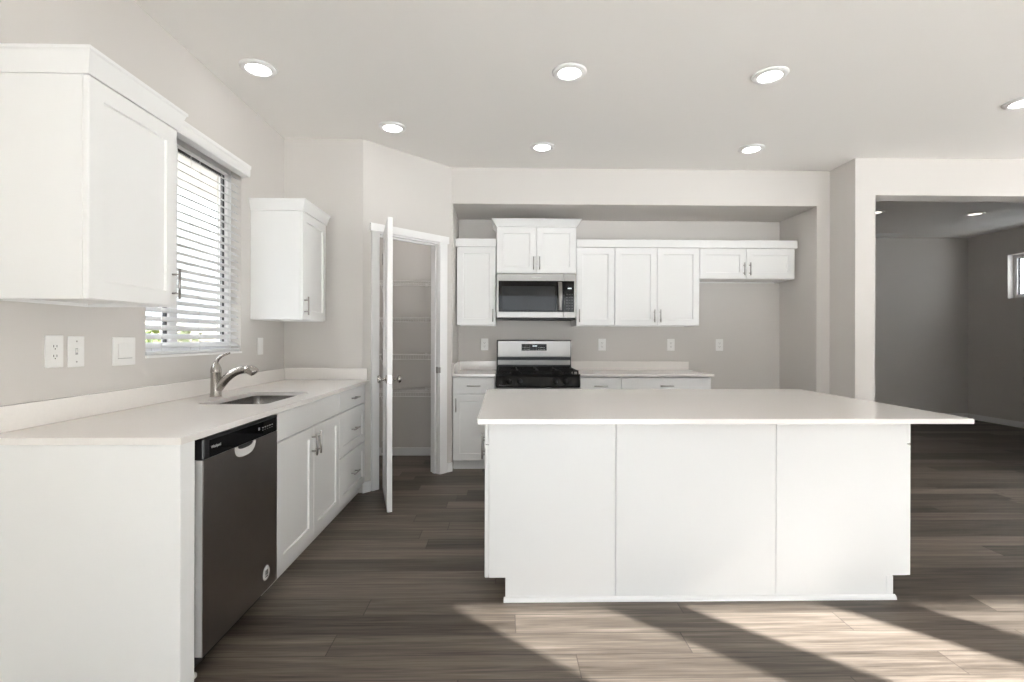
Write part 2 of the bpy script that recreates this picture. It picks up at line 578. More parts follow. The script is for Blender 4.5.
window('added_door_3', 'Y', EY2, EY3, 0.0, EZ3, X8 + 0.05, X8 + 0.12, [(EY2 + EY3) / 2], 0.06)
window('door_2', 'X', PX0, PX1, 0.0, PZ, YF - 0.12, YF - 0.04, [(PX0 + PX1) / 2], 0.06)
boxes_struct('trim_1', [((-1.825, WY0, WZ0), (XL + 0.008, WY1, WZ0 + 0.012))], 'trim')     # sill ledge of the kitchen window

# horizontal blind in the kitchen window
bl_ = thing('window_blind', 'white horizontal slat blind with valance in the window above the sink', 'blind', (XL, (WY0 + WY1) / 2, WZ0 + 0.014))
def loc_of(root, bm):
    bmesh.ops.translate(bm, verts=bm.verts[:], vec=-Vector(root.location))
bm = bmesh.new()
vy0, vy1 = WY0 - 0.012, WY1 - 0.002
prof = [(0.0, 2.325), (0.055, 2.325), (0.06, 2.335), (0.06, 2.372), (0.066, 2.380), (0.066, 2.398), (0.0, 2.398)]
lo = [bm.verts.new((XL + 0.001 + a, vy0, z)) for a, z in prof]
hi = [bm.verts.new((XL + 0.001 + a, vy1, z)) for a, z in prof]
bm.faces.new(lo); bm.faces.new(hi)
for i in range(len(prof)):
    j = (i + 1) % len(prof)
    bm.faces.new((lo[i], lo[j], hi[j], hi[i]))
loc_of(bl_, bm)
obj('valance', bm, 'trim', bl_)
def slat_bm(z, tilt, wd=0.050):
    bm = bmesh.new()
    cx = XL - 0.030
    c, s = math.cos(tilt), math.sin(tilt)
    n = 4
    prev = None
    rows = []
    for side in (1, -1):
        row = []
        for i in range(n + 1):
            t = (i / n - 0.5) * wd
            crown = 0.0025 * (1 - (2 * i / n - 1) ** 2) + side * 0.0013
            dx, dz = t * c - crown * s * -1, -t * s + crown * c
            row.append((cx + dx, z + dz))
        rows.append(row)
    loop = rows[0] + list(reversed(rows[1]))
    a = [bm.verts.new((x, WY0 + 0.012, zz)) for x, zz in loop]
    b = [bm.verts.new((x, WY1 - 0.010, zz)) for x, zz in loop]
    bm.faces.new(a); bm.faces.new(b)
    for i in range(len(loop)):
        j = (i + 1) % len(loop)
        bm.faces.new((a[i], a[j], b[j], b[i]))
    return bm
zs = WZ0 + 0.062
s0 = None
k = 0
while zs + k * 0.046 < 2.33:
    if s0 is None:
        bm = slat_bm(zs, math.radians(33))
        loc_of(bl_, bm)
        s0 = obj('slat', bm, 'blind', bl_)
    else:
        c = s0.copy(); COL.objects.link(c); c.location.z = k * 0.046
    k += 1
bm = bmesh.new()
bx(bm, (XL - 0.056, WY0 + 0.012, WZ0 + 0.0135), (XL - 0.004, WY1 - 0.010, WZ0 + 0.033), 0.004)
loc_of(bl_, bm)
obj('bottom_rail', bm, 'blind', bl_)
bm = bmesh.new()
for y in (WY0 + 0.12, 2.90, WY1 - 0.13):
    for dx in (-0.004, -0.056):
        cyl(bm, (XL + dx, y, WZ0 + 0.03), (XL + dx, y, 2.33), 0.0011, n=6)
loc_of(bl_, bm)
obj('ladder_cord', bm, 'cord', bl_)

# vertical blind at the patio door behind the camera
vb = thing('vertical_blind', 'vertical vane blind at the patio door behind the viewer', 'blind', (0.565, YF + 0.06, 0.0))
one('head_rail', [((PX0 - 0.565, -0.03, PZ + 0.01), (PX1 - 0.565, 0.03, PZ + 0.06))], 'vane', vb)
v0 = None
nv = int((PX1 - PX0) / 0.085)
for i in range(nv):
    x = PX0 + 0.05 + i * 0.085 - 0.565
    if v0 is None:
        bm = bmesh.new()
        bx(bm, (-0.0008, -0.044, 0.03), (0.0008, 0.044, PZ + 0.01))
        v0 = obj('vane', bm, 'vane', vb)
        v0.location = (x, 0, 0)
        v0.rotation_euler = (0, 0, math.radians(-4))
    else:
        c = v0.copy(); COL.objects.link(c); c.location.x = x

# outside the kitchen window
boxes_struct('ground', [((-40, -40, -0.35), (40, 40, -0.15))], 'ground')
boxes_struct('ground_added_dark', [((-9.0, -8, -0.149), (-1.93, 20, -0.14))], 'dark_ground')  # unseen dark strip added so less light bounces up onto the slats
boxes_struct('added_eave', [((-2.75, -3.0, 2.52), (-1.93, 9.0, 2.68))], 'trim')  # unseen eave, added to cut high sky light on the blind slats
bm = bmesh.new()
y = 2.0
while y < 16:
    bx(bm, (-6.02, y, -0.15), (-6.0, y + 0.14, 1.50 + 0.012 * math.sin(y * 7)), 0)
    y += 0.15
for z in (0.2, 0.8, 1.3):
    bx(bm, (-6.06, 2.0, z), (-6.02, 16, z + 0.09))
tag(obj('garden_fence', bm, 'fence'), 'tan board fence outside, glimpsed through the lower slats of the blind', 'fence')
bm = bmesh.new()
for i in range(900):
    p = Vector((random.uniform(-5.9, -5.2), random.uniform(6.9, 8.6), random.uniform(-0.15, 1.42)))
    d = Vector((random.gauss(0, 1), random.gauss(0, 1), random.gauss(0, 1))).normalized()
    u = d.orthogonal().normalized() * 0.07
    v = d.cross(u.normalized()) * 0.045
    bm.faces.new([bm.verts.new(p + q) for q in (u, v, -u, -v)])
tag(obj('hedge', bm, 'leaf'), 'yellow green hedge leaves outside the window in front of the fence', 'hedge', kind='stuff')

bm = bmesh.new()  # unseen house block added to keep direct sun out of the far room
bx(bm, (10.6, 1.5, -0.15), (17.0, 14.0, 5.4))
prism_v = [bm.verts.new(p) for p in ((10.1, 1.1, 5.4), (17.5, 1.1, 5.4), (13.8, 1.1, 7.4), (10.1, 14.4, 5.4), (17.5, 14.4, 5.4), (13.8, 14.4, 7.4))]
for f in ((0, 1, 2), (3, 5, 4), (0, 3, 4, 1), (1, 4, 5, 2), (2, 5, 3, 0)):
    bm.faces.new([prism_v[i] for i in f])
tag(obj('sun_block_house', bm, 'trim'), 'added house block, unseen, keeping the sun off the small far room window', 'house', kind='structure')

# ------------------------------------------------------------------ pantry door and casing
bm = bmesh.new()
CO = 0.016
def cas(s0, s1, z0, z1, o0=0.0, o1=CO):
    prism(bm, [dg(s0, o0), dg(s0, o1), dg(s1, o1), dg(s1, o0)], z0, z1)
cas(0.096 + SO, 0.163 + SO, 0, 2.124)
cas(0.789 + SO, 0.872 + SO, 0, 2.124)
cas(0.080 + SO, 0.888 + SO, 2.124, 2.187, 0, 0.022)
# jamb and stops
cas(DS0, DS0 + 0.018, 0, DZ, -T - 0.002, 0.0)
cas(DS1 - 0.016, DS1, 0, DZ, -T - 0.002, 0.0)
cas(DS0 + 0.018, DS1 - 0.016, DZ - 0.018, DZ, -T - 0.002, 0.0)
cas(DS0 + 0.018, DS0 + 0.030, 0, DZ - 0.018, -0.075, -0.04)
cas(DS1 - 0.028, DS1 - 0.016, 0, DZ - 0.018, -0.075, -0.04)
cas(DS0 + 0.030, DS1 - 0.028, DZ - 0.030, DZ - 0.018, -0.075, -0.04)
struct('trim_2', bm, 'trim')
bm = bmesh.new()
prism(bm, [dg(DS1 - 0.0165, -0.034), dg(DS1 - 0.0165, -0.004), dg(DS1 - 0.020, -0.004), dg(DS1 - 0.020, -0.034)], 0.926, 0.985)
prism(bm, [dg(DS1 - 0.0165, 0.0), dg(DS1 - 0.0165, 0.018), dg(DS1 - 0.004, 0.0185), dg(DS1 - 0.004, 0.0)], 0.930, 0.981)
tag(obj('strike_plate', bm, 'pull'), 'dark metal strike plate on the right jamb of the pantry doorway', 'strike plate')

door_len, door_t, door_top = 0.625, 0.036, 2.105
hinge = Vector((-0.972, 4.085, 0))
latch = Vector((-0.800, 3.505, 0))
dvec = (latch - hinge).normalized()
ang = math.atan2(dvec.y, dvec.x)
door_len = (latch - hinge).length
bm = bmesh.new()
# leaf with two raised-frame panels on both faces (local x along the leaf, y thickness)
st = 0.11
for lo, hi in (((0, 0.015), (st, door_top)), ((door_len - st, 0.015), (door_len, door_top)), ((st, 0.015), (door_len - st, 0.24)),
               ((st, 1.02), (door_len - st, 1.16)), ((st, door_top - 0.12), (door_len - st, door_top))):
    bx(bm, (lo[0], -door_t / 2, lo[1]), (hi[0], door_t / 2, hi[1]))
bx(bm, (st, -door_t / 2 + 0.008, 0.24), (door_len - st, door_t / 2 - 0.008, 1.02))
bx(bm, (st, -door_t / 2 + 0.008, 1.16), (door_len - st, door_t / 2 - 0.008, door_top - 0.12))
door = struct('door_1', bm, 'trim')
door.location = hinge
door.rotation_euler = (0, 0, ang)
tag(door, 'white panel pantry door standing open edge-on', 'door')
for sg in (-1, 1):
    bm = bmesh.new()
    y0 = sg * door_t / 2
    lathe(bm, [(0.0, 0.0), (0.031, 0.0), (0.031, 0.004), (0.026, 0.008), (0.012, 0.011), (0.0105, 0.028), (0.014, 0.036), (0.026, 0.042), (0.029, 0.052), (0.026, 0.062), (0.016, 0.067), (0.0, 0.068)],
          (door_len - 0.062, y0, 0.952), (0, sg, 0))
    obj('knob', bm, 'nickel', door)
bm = bmesh.new()
bx(bm, (door_len, -0.012, 0.925), (door_len + 0.0015, 0.012, 0.983))
cyl(bm, (door_len, 0, 0.954), (door_len + 0.010, 0, 0.954), 0.008, n=12)
obj('latch_plate', bm, 'pull', door)
for z in (1.85, 1.066, 0.30):
    bm = bmesh.new()
    cyl(bm, (-0.010, -0.020, z), (-0.010, -0.020, z + 0.095), 0.0065, n=10)
    bx(bm, (-0.010, -0.019, z), (-0.0005, 0.012, z + 0.095))
    prism(bm, [(-0.0105, 0.012), (-0.0105, 0.015), (-0.040, 0.030), (-0.042, 0.027)], z, z + 0.095)
    obj('hinge', bm, 'pull', door)

# wire shelves in the pantry
shelf0 = None
for z, what in ((1.815, 'top wire pantry shelf, the one nearest the door head'), (1.452, 'second wire pantry shelf from the top'),
                (1.081, 'third wire pantry shelf from the top, just above door knob height'), (0.712, 'lowest wire pantry shelf, below the door knob')):
    if shelf0 is None:
        sx0, sx1 = XL + 0.01, NX0 - 0.11
        cxs = (sx0 + sx1) / 2
        h = (sx1 - sx0) / 2
        shelf0 = thing('wire_shelf', what, 'shelf', (cxs, YB, z), 0, 'white wire shelves in the pantry')
        bm = bmesh.new()
        x = -h + 0.01
        while x < h:
            cyl(bm, (x, -0.005, 0.0), (x, -0.36, 0.0), 0.0016, n=5, caps=False)
            cyl(bm, (x, -0.36, 0.0), (x, -0.36, -0.042), 0.0016, n=5, caps=False)
            x += 0.025
        for y_ in (-0.006, -0.18):
            cyl(bm, (-h, y_, -0.003), (h, y_, -0.003), 0.0026, n=8)
        obj('wire_deck', bm, 'wire', shelf0)
        bm = bmesh.new()
        for zz in (0.0, -0.043):
            cyl(bm, (-h, -0.362, zz), (h, -0.362, zz), 0.0042, n=10)
        obj('front_rail', bm, 'wire', shelf0)
        for xx in (-0.45, -0.05, 0.35):
            bm = bmesh.new()
            bx(bm, (xx - 0.012, -0.014, -0.02), (xx + 0.012, 0.0, 0.012), 0.002, 1)
            obj('wall_clip', bm, 'wire', shelf0)
        bm = bmesh.new()
        cyl(bm, (-0.05, -0.35, -0.02), (-0.05, -0.004, -0.30), 0.004, n=8)
        bx(bm, (-0.06, -0.006, -0.33), (-0.04, 0.0, -0.27))
        obj('support_brace', bm, 'wire', shelf0)
    else:
        c = copy_tree(shelf0)
        c.location.z = z
        c['label'] = what

# ------------------------------------------------------------------ cabinets
def shaker(bm, x0, x1, z0, z1, yf, t=0.0185, fw=0.062, rec=0.009):
    """shaker front: yf = front face (towards -y), thickness t behind it"""
    yb, yr = yf + t, yf + rec
    b = 0.0025
    O = [(x0, z0), (x1, z0), (x1, z1), (x0, z1)]
    def ring(x0, x1, z0, z1, y): return [bm.verts.new((x, y, z)) for x, z in ((x0, z0), (x1, z0), (x1, z1), (x0, z1))]
    r0 = ring(x0, x1, z0, z1, yb)
    r1 = ring(x0, x1, z0, z1, yf + b)
    r2 = ring(x0 + b, x1 - b, z0 + b, z1 - b, yf)
    r3 = ring(x0 + fw, x1 - fw, z0 + fw, z1 - fw, yf)
    r4 = ring(x0 + fw + 0.003, x1 - fw - 0.003, z0 + fw + 0.003, z1 - fw - 0.003, yr)
    for a, c in ((r0, r1), (r1, r2), (r2, r3), (r3, r4)):
        for i in range(4):
            j = (i + 1) % 4
            bm.faces.new((a[i], a[j], c[j], c[i]))
    bm.faces.new(r4)
    bm.faces.new(list(reversed(r0)))

def slab(bm, x0, x1, z0, z1, yf, t=0.0185):
    bx(bm, (x0, yf, z0), (x1, yf + t, z1), 0.0025, 1)

def pull(parent, x, z, yf, vertical=True, ln=0.128):
    bm = bmesh.new()
    h, so = ln / 2, 0.030
    if vertical:
        cyl(bm, (x, yf - so, z - h), (x, yf - so, z + h), 0.0055, n=12)
        for q in (-1, 1):
            cyl(bm, (x, yf, z + q * h * 0.62), (x, yf - so, z + q * h * 0.62), 0.0045, n=10)
    else:
        cyl(bm, (x - h, yf - so, z), (x + h, yf - so, z), 0.0055, n=12)
        for q in (-1, 1):
            cyl(bm, (x + q * h * 0.62, yf, z), (x + q * h * 0.62, yf - so, z), 0.0045, n=10)
    return obj('handle', bm, 'pull', parent)

G = 0.0022       # half gap between fronts
DT = 0.0195       # door thickness incl. bumper gap
def cabinet(name, label, loc, rz, w, d, z0, z1, fronts, toe=0.0, crown=None, cat='cabinet', group=None, top=True):
    """local: x 0..w, y 0 = door face, +y into the wall. fronts: (kind, x0,x1,z0,z1, handle or None)"""
    root = thing(name, label, cat, loc, rz, group)
    bm = bmesh.new()
    zb = z0 + toe
    # carcass as a recessed box: sides, top, bottom, back
    tt = 0.018
    bx(bm, (0, DT, zb), (tt, d, z1), 0.0012, 1)
    bx(bm, (w - tt, DT, zb), (w, d, z1), 0.0012, 1)
    if top:
        bx(bm, (tt, DT, z1 - tt), (w - tt, d, z1))
    rec = 0.012 if toe == 0 else 0.0
    bx(bm, (tt, DT, zb + rec), (w - tt, d, zb + rec + tt))
    bx(bm, (tt, d - 0.008, zb), (w - tt, d, z1))
    bx(bm, (tt, DT, zb), (w - tt, DT + 0.018, zb + 0.04))
    bx(bm, (tt, DT, z1 - 0.05), (w - tt, DT + 0.018, z1))
    xs = sorted({round(f[1], 4) for f in fronts} - {min(round(f[1], 4) for f in fronts)})
    for x in xs:
        bx(bm, (max(tt, x - 0.02), DT, zb), (min(w - tt, x + 0.02), DT + 0.018, z1))
    zz = sorted({round(f[3], 4) for f in fronts if f[3] > zb + 0.05})
    for z in zz:
        bx(bm, (tt, DT, z - 0.02), (w - tt, DT + 0.018, z + 0.02))
    obj('carcass', bm, 'cab', root)
    if toe > 0:
        bm = bmesh.new()
        bx(bm, (0.0, 0.075, z0), (w, 0.093, zb))
        bx(bm, (0.0, 0.093, z0), (tt, d, zb))
        bx(bm, (w - tt, 0.093, z0), (w, d, zb))
        obj('toe_kick', bm, 'cab', root)
    for f in fronts:
        kind, x0, x1, a, b_, hd = f
        bm = bmesh.new()
        if kind == 'slab_drawer' or kind == 'false_front':
            slab(bm, x0 + G, x1 - G, a + G, b_ - G, 0.0)
            p = obj('drawer' if kind == 'slab_drawer' else 'false_front', bm, 'cab', root)
        else:
            shaker(bm, x0 + G, x1 - G, a + G, b_ - G, 0.0)
            p = obj(kind, bm, 'cab', root)
        if hd == 'H':
            pull(p, (x0 + x1) / 2, (a + b_) / 2, 0.0, False)
        elif hd:
            hx = x0 + 0.030 if hd[0] == 'L' else x1 - 0.030
            hz = (a + 0.097) if hd[1] == 'B' else (b_ - 0.097)
            pull(p, hx, hz, 0.0, True)
    if crown:
        fl, h, ends = crown             # flare, height, (left, right) returns
        bm = bmesh.new()
        el, er = ends
        def rg(o, z):
            return [(-o * el, -o, z), (w + o * er, -o, z), (w + o * er, d, z), (-o * el, d, z)]
        pr = [(0.003, z1 + 0.001), (0.006, z1 + 0.012), (fl * 0.8, z1 + h - 0.016), (fl, z1 + h - 0.010), (fl, z1 + h)]
        if fl < 0.02:
            pr = [(fl, z1 + 0.001), (fl, z1 + h)]
        R = [[bm.verts.new(p) for p in rg(*q)] for q in pr]
        bm.faces.new(R[0]); bm.faces.new(R[-1])
        for a_, c_ in zip(R, R[1:]):
            for i in range(4):
                j = (i + 1) % 4
                bm.faces.new((a_[i], a_[j], c_[j], c_[i]))
        obj('crown_molding', bm, 'cab', root)
    return root

# upper cabinets on the left wall (front faces +X)
cabinet('upper_cabinet', 'white single-door upper cabinet at the left edge, nearest the viewer, left of the window', (-1.39, 1.676, 0), PI / 2,
        0.452, 0.368, 1.376, 2.130, [('door', 0, 0.452, 1.376, 2.130, 'RB')], crown=(0.028, 0.082, (1, 1)), group='upper cabinets')
cabinet('upper_cabinet', 'white single-door upper cabinet on the left wall between window and pantry', (-1.397, 3.462, 0), PI / 2,
        0.458, 0.361, 1.376, 2.135, [('door', 0, 0.450, 1.376, 2.135, 'LB')], crown=(0.024, 0.080, (1, 1)), group='upper cabinets')
# upper cabinets in the back niche
UY, UD = 4.90, YB - 4.90 - 0.001
cabinet('upper_cabinet', 'narrow white upper cabinet left of the microwave', (-0.462, UY, 0), 0, 0.390, UD, 1.378, 2.156,
        [('door', 0, 0.390, 1.378, 2.156, 'RB')], crown=(0.012, 0.080, (1, 0)), group='upper cabinets')
cabinet('upper_cabinet', 'raised white two-door cabinet above the microwave with flared crown', (-0.066, 4.872, 0), 0, 0.790, YB - 4.873, 1.893, 2.352,
        [('door', 0, 0.395, 1.893, 2.352, 'RB'), ('door', 0.395, 0.790, 1.893, 2.352, 'LB')], crown=(0.046, 0.072, (1, 1)), group='upper cabinets')
cabinet('upper_cabinet', 'white single-door upper cabinet right of the microwave', (0.728, UY, 0), 0, 0.384, UD, 1.378, 2.156,
        [('door', 0, 0.384, 1.378, 2.156, 'LB')], group='upper cabinets')
cabinet('upper_cabinet', 'tall white two-door upper cabinet over the counter beside the refrigerator space', (1.114, UY, 0), 0, 0.852, UD, 1.378, 2.156,
        [('door', 0, 0.424, 1.378, 2.156, 'RB'), ('door', 0.424, 0.852, 1.378, 2.156, 'LB')], group='upper cabinets')
cabinet('upper_cabinet', 'short white two-door upper cabinet above the empty refrigerator space', (1.968, UY, 0), 0, 0.971, UD, 1.850, 2.156,
        [('door', 0, 0.470, 1.850, 2.156, 'RB'), ('door', 0.470, 0.955, 1.850, 2.156, 'LB')], group='upper cabinets')
bm = bmesh.new()
bx(bm, (0.729, UY - 0.012, 2.157), (2.953, YB - 0.002, 2.236), 0.003, 1)
tag(obj('crown_molding', bm, 'cab'), 'long straight white crown board over the upper cabinets right of the microwave', 'molding')

# base cabinets on the left run
CT = 0.890                     # cabinet top
cabinet('base_cabinet', 'white sink base cabinet with two doors and a plain front under the sink', (-1.09, 2.404, 0), PI / 2, 0.911, 0.665, 0, CT,
        [('false_front', 0, 0.911, 0.742, 0.884, None), ('door', 0, 0.463, 0.105, 0.738, 'RT'), ('door', 0.463, 0.911, 0.105, 0.738, 'LT')], toe=0.102, group='base cabinets', top=False)
cabinet('base_cabinet', 'white three-drawer base cabinet at the far end of the left counter', (-1.09, 3.317, 0), PI / 2, 0.668, 0.665, 0, CT,
        [('slab_drawer', 0, 0.60, 0.742, 0.884, 'H'), ('drawer', 0, 0.60, 0.440, 0.738, 'H'), ('drawer', 0, 0.60, 0.105, 0.436, 'H')], toe=0.102, group='base cabinets')
# end panel towards the viewer
bm = bmesh.new()
bx(bm, (XL + 0.001, 1.668, 0.0), (-1.077, 1.746, CT - 0.001), 0.002, 1)
tag(obj('end_panel', bm, 'cab'), 'large plain white end panel closing the left counter towards the viewer', 'panel')

# base cabinets in the niche
cabinet('base_cabinet', 'narrow white base cabinet with drawer left of the range', (-0.470, 4.645, 0), 0, 0.400, YB - 4.646, 0, CT,
        [('slab_drawer', 0, 0.393, 0.722, 0.882, 'H'), ('door', 0, 0.393, 0.098, 0.718, 'LT')], toe=0.098, group='base cabinets')
cabinet('base_cabinet', 'narrow white base cabinet with drawer directly right of the range', (0.728, 4.645, 0), 0, 0.390, YB - 4.646, 0, CT,
        [('slab_drawer', 0, 0.390, 0.722, 0.882, 'H'), ('door', 0, 0.390, 0.098, 0.718, 'RT')], toe=0.098, group='base cabinets')
cabinet('base_cabinet', 'wide white base cabinet with drawer at the right end of the back counter', (1.120, 4.645, 0), 0, 0.857, YB - 4.646, 0, CT,
        [('slab_drawer', 0, 0.857, 0.722, 0.882, 'H'), ('door', 0, 0.4285, 0.098, 0.718, 'RT'), ('door', 0.4285, 0.857, 0.098, 0.718, 'LT')], toe=0.098, group='base cabinets')

# ------------------------------------------------------------------ countertops
SKX0, SKX1, SKY0, SKY1 = -1.540, -1.190, 2.495, 3.085
def rrect(x0, x1, y0, y1, r, n=5):
    out = []
    for cx, cy, a0 in ((x1 - r, y1 - r, 0), (x0 + r, y1 - r, 90), (x0 + r, y0 + r, 180), (x1 - r, y0 + r, 270)):
        for i in range(n + 1):
            t = math.radians(a0 + 90 * i / n)
            out.append((cx + r * math.cos(t), cy + r * math.sin(t)))
    return out
def slab_with_hole(bm, x0, x1, y0, y1, z0, z1, hole):
    """slab with a rounded hole; hole = closed list (counter-clockwise from +x,+y corner)"""
    n = len(hole)
    q = n // 4
    cor = [(x1, y1), (x0, y1), (x0, y0), (x1, y0)]
    def layer(z):
        return [bm.verts.new((*p, z)) for p in hole], [bm.verts.new((*p, z)) for p in cor]
    h0, c0 = layer(z0)
    h1, c1 = layer(z1)
    for hh, cc in ((h0, c0), (h1, c1)):
        for k in range(4):
            seg = hh[k * q:(k + 1) * q]
            for a, b_ in zip(seg, seg[1:]):
                bm.faces.new((a, b_, cc[k]))
            nxt = hh[((k + 1) * q) % n]
            bm.faces.new((seg[-1], nxt, cc[(k + 1) % 4], cc[k]))
    for i in range(n):
        j = (i + 1) % n
        bm.faces.new((h0[i], h0[j], h1[j], h1[i]))
    for k in range(4):
        j = (k + 1) % 4
        bm.faces.new((c0[k], c0[j], c1[j], c1[k]))
ct = thing('countertop', 'long pale quartz countertop on the left run around the sink', 'countertop', (-1.42, 2.8, CT))
bm = bmesh.new()
slab_with_hole(bm, XL + 0.001, -1.070, 1.660, 3.985, CT, 0.914, rrect(SKX0, SKX1, SKY0, SKY1, 0.045))
loc_of(ct, bm)
obj('slab', bm, 'quartz', ct)
bm = bmesh.new()
bx(bm, (XL + 0.001, 1.660, 0.9145), (XL + 0.021, 3.965, 1.006), 0.0015, 1)
bx(bm, (XL + 0.001, 3.966, 0.9145), (-1.088, 3.986, 1.006), 0.0015, 1)
loc_of(ct, bm)
obj('backsplash', bm, 'quartz', ct)

for x0, x1, lab in ((NX0 + 0.002, -0.0705, 'short pale quartz countertop left of the range'), (0.7275, 1.997, 'pale quartz countertop on the back wall right of the range')):
    c2 = thing('countertop', lab, 'countertop', ((x0 + x1) / 2, 4.95, CT))
    bm = bmesh.new()
    bx(bm, (x0, 4.618, CT), (x1, YB - 0.001, 0.914), 0.002, 1)
    loc_of(c2, bm)
    obj('slab', bm, 'quartz', c2)
    bm = bmesh.new()
    bx(bm, (x0, YB - 0.021, 0.9145), (x1 - (0.006 if x1 > 1 else 0), YB - 0.001, 1.005), 0.0015, 1)
    if x1 < 0.5:
        bx(bm, (x0, 4.63, 0.9145), (x0 + 0.018, YB - 0.022, 1.005), 0.0015, 1)
    loc_of(c2, bm)
    obj('backsplash', bm, 'quartz', c2)

# sink
sk = thing('sink', 'stainless undermount sink set into the left countertop', 'sink', ((SKX0 + SKX1) / 2, (SKY0 + SKY1) / 2, 0.69))
bm = bmesh.new()
lv = [(0.012, CT - 0.001), (0.0005, CT - 0.001), (0.0005, CT - 0.004), (-0.006, 0.71), (-0.03, 0.692), (-0.12, 0.690)]
rings = []
for o, z in lv:
    rings.append([bm.verts.new((*p, z)) for p in rrect(SKX0 - o, SKX1 + o, SKY0 - o, SKY1 + o, max(0.02, 0.045 + o * 0.5))])
for a, c_ in zip(rings, rings[1:]):
    for i in range(len(a)):
        j = (i + 1) % len(a)
        f = bm.faces.new((a[i], a[j], c_[j], c_[i]))
        f.smooth = True
bm.faces.new(rings[-1])
loc_of(sk, bm)
obj('basin', bm, 'steel_sink', sk)
bm = bmesh.new()
lathe(bm, [(0.0, 0.001), (0.030, 0.0015), (0.036, 0.004), (0.044, 0.003), (0.045, 0.0)], (0, 0, 0.0005), 'Z')
obj('drain', bm, 'nickel', sk)

# faucet: body, spout with pull-out head, lever
FX, FY, FZ = -1.622, 2.818, 0.914
fc = thing('faucet', 'brushed nickel pull-out faucet with lever handle behind the sink', 'faucet', (FX, FY, FZ))
bm = bmesh.new()
lathe(bm, [(0.0, 0.0005), (0.031, 0.0005), (0.031, 0.005), (0.0285, 0.009), (0.0275, 0.05), (0.0270, 0.134), (0.029, 0.138), (0.029, 0.142), (0.0, 0.142)], (0, 0, 0), 'Z', 28)
obj('body', bm, 'nickel', fc)
sd = Vector((1.0, 0.05, 0)).normalized()
def fp(a, z): return tuple(sd * a + Vector((0, 0, z)))
bm = bmesh.new()
sp = spline([fp(0.002, 0.035), fp(0.026, 0.066), fp(0.062, 0.108), fp(0.104, 0.138), fp(0.146, 0.152), fp(0.172, 0.153)], 7)
tube(bm, sp, [0.0255 - 0.00016 * i for i in range(len(sp))], 20)
obj('spout', bm, 'nickel', fc)
bm = bmesh.new()
hp = spline([fp(0.160, 0.1535), fp(0.178, 0.152), fp(0.196, 0.147), fp(0.211, 0.138), fp(0.218, 0.131)], 5)
hr = [0.0205, 0.0215, 0.0225, 0.0235, 0.0245, 0.0255, 0.0262, 0.0268, 0.0272, 0.0275, 0.0278, 0.0279, 0.0279, 0.0278, 0.0274, 0.0268, 0.0258, 0.0240, 0.0215, 0.0180, 0.012]
tube(bm, hp, hr, 20)
obj('spray_head', bm, 'nickel', fc)
bm = bmesh.new()
lathe(bm, [(0.0288, 0.1425), (0.0285, 0.152), (0.025, 0.166), (0.019, 0.180), (0.012, 0.192), (0.007, 0.199), (0.0, 0.201)], (0, 0, 0), 'Z', 28)
lp = spline([fp(-0.004, 0.170), fp(0.002, 0.196), fp(0.014, 0.216), fp(0.034, 0.232), fp(0.056, 0.240), fp(0.076, 0.247)], 6)
tube(bm, lp, [0.0135 - 0.00030 * i for i in range(len(lp))], 12)
obj('lever', bm, 'nickel', fc)

# ------------------------------------------------------------------ dishwasher (front faces +X; local x -> +Y, y 0 = door face)
dw = thing('dishwasher', 'dark stainless dishwasher with black control strip under the left counter', 'dishwasher', (-1.081, 1.799, 0), PI / 2)
W = 0.585
one('tub', [((0.006, 0.06, 0.10), (W - 0.006, 0.60, 0.872))], 'black', dw)
one('door', [((0, 0.0, 0.092), (W, 0.004, 0.802)), ], 'steel_dw', dw, 0.0015)
one('door_edge', [((0.001, 0.0045, 0.092), (W - 0.001, 0.055, 0.802))], 'edge_grey', dw)
one('control_panel', [((0, -0.002, 0.803), (W, 0.055, 0.880))], 'black', dw, 0.006)
one('control_glass', [((0.035, -0.0035, 0.806), (W - 0.02, -0.0022, 0.870))], 'blackglass', dw)
one('toe_panel', [((0.004, 0.075, 0.008), (W - 0.004, 0.09, 0.090))], 'black', dw)
for x, y in ((0.03, 0.062), (W - 0.03, 0.50)):
    bm = bmesh.new()
    lathe(bm, [(0.0, 0.0), (0.02, 0.0), (0.02, 0.008), (0.008, 0.012), (0.008, 0.099)], (x, y, 0.0), 'Z', 14)
    obj('foot', bm, 'plastic', dw)
# pocket handle: half-oval cup below the strip, its glint and shade painted
bm = bmesh.new()
hx, hz, ha, hb = 0.292, 0.803, 0.084, 0.050
nn = 20
outer, inner, back = [], [], []
for i in range(nn + 1):
    t = PI + PI * i / nn
    c, s = math.cos(t), math.sin(t)
    sgn = lambda v, e: math.copysign(abs(v) ** e, v)
    outer.append((hx + ha * sgn(c, 0.75), hz + hb * sgn(s, 0.75)))
    inner.append((hx + (ha - 0.010) * sgn(c, 0.75), hz + (hb - 0.010) * sgn(s, 0.75)))
vo = [bm.verts.new((x, -0.0006, z)) for x, z in outer]
vm = [bm.verts.new((x, -0.0040, z)) for x, z in [((a[0] + b_[0]) / 2, (a[1] + b_[1]) / 2) for a, b_ in zip(outer, inner)]]
vi = [bm.verts.new((x, -0.0010, z)) for x, z in inner]
for a, b_ in ((vo, vm), (vm, vi)):
    for i in range(nn):
        f = bm.faces.new((a[i], a[i + 1], b_[i + 1], b_[i]))
        f.smooth = True
obj('pocket_rim', bm, 'steel_glint', dw)
bm = bmesh.new()
vi = [bm.verts.new((x, -0.0012, z)) for x, z in inner]
mid = [bm.verts.new((hx + (x - hx) * 0.80, -0.0010 + 0.0004, hz + (z - hz) * 0.40)) for x, z in inner]
for i in range(nn):
    bm.faces.new((vi[i], vi[i + 1], mid[i + 1], mid[i]))
obj('pocket_lip', bm, 'steel_glint', dw)  # bright face painted in for the lit lower edge of the cup
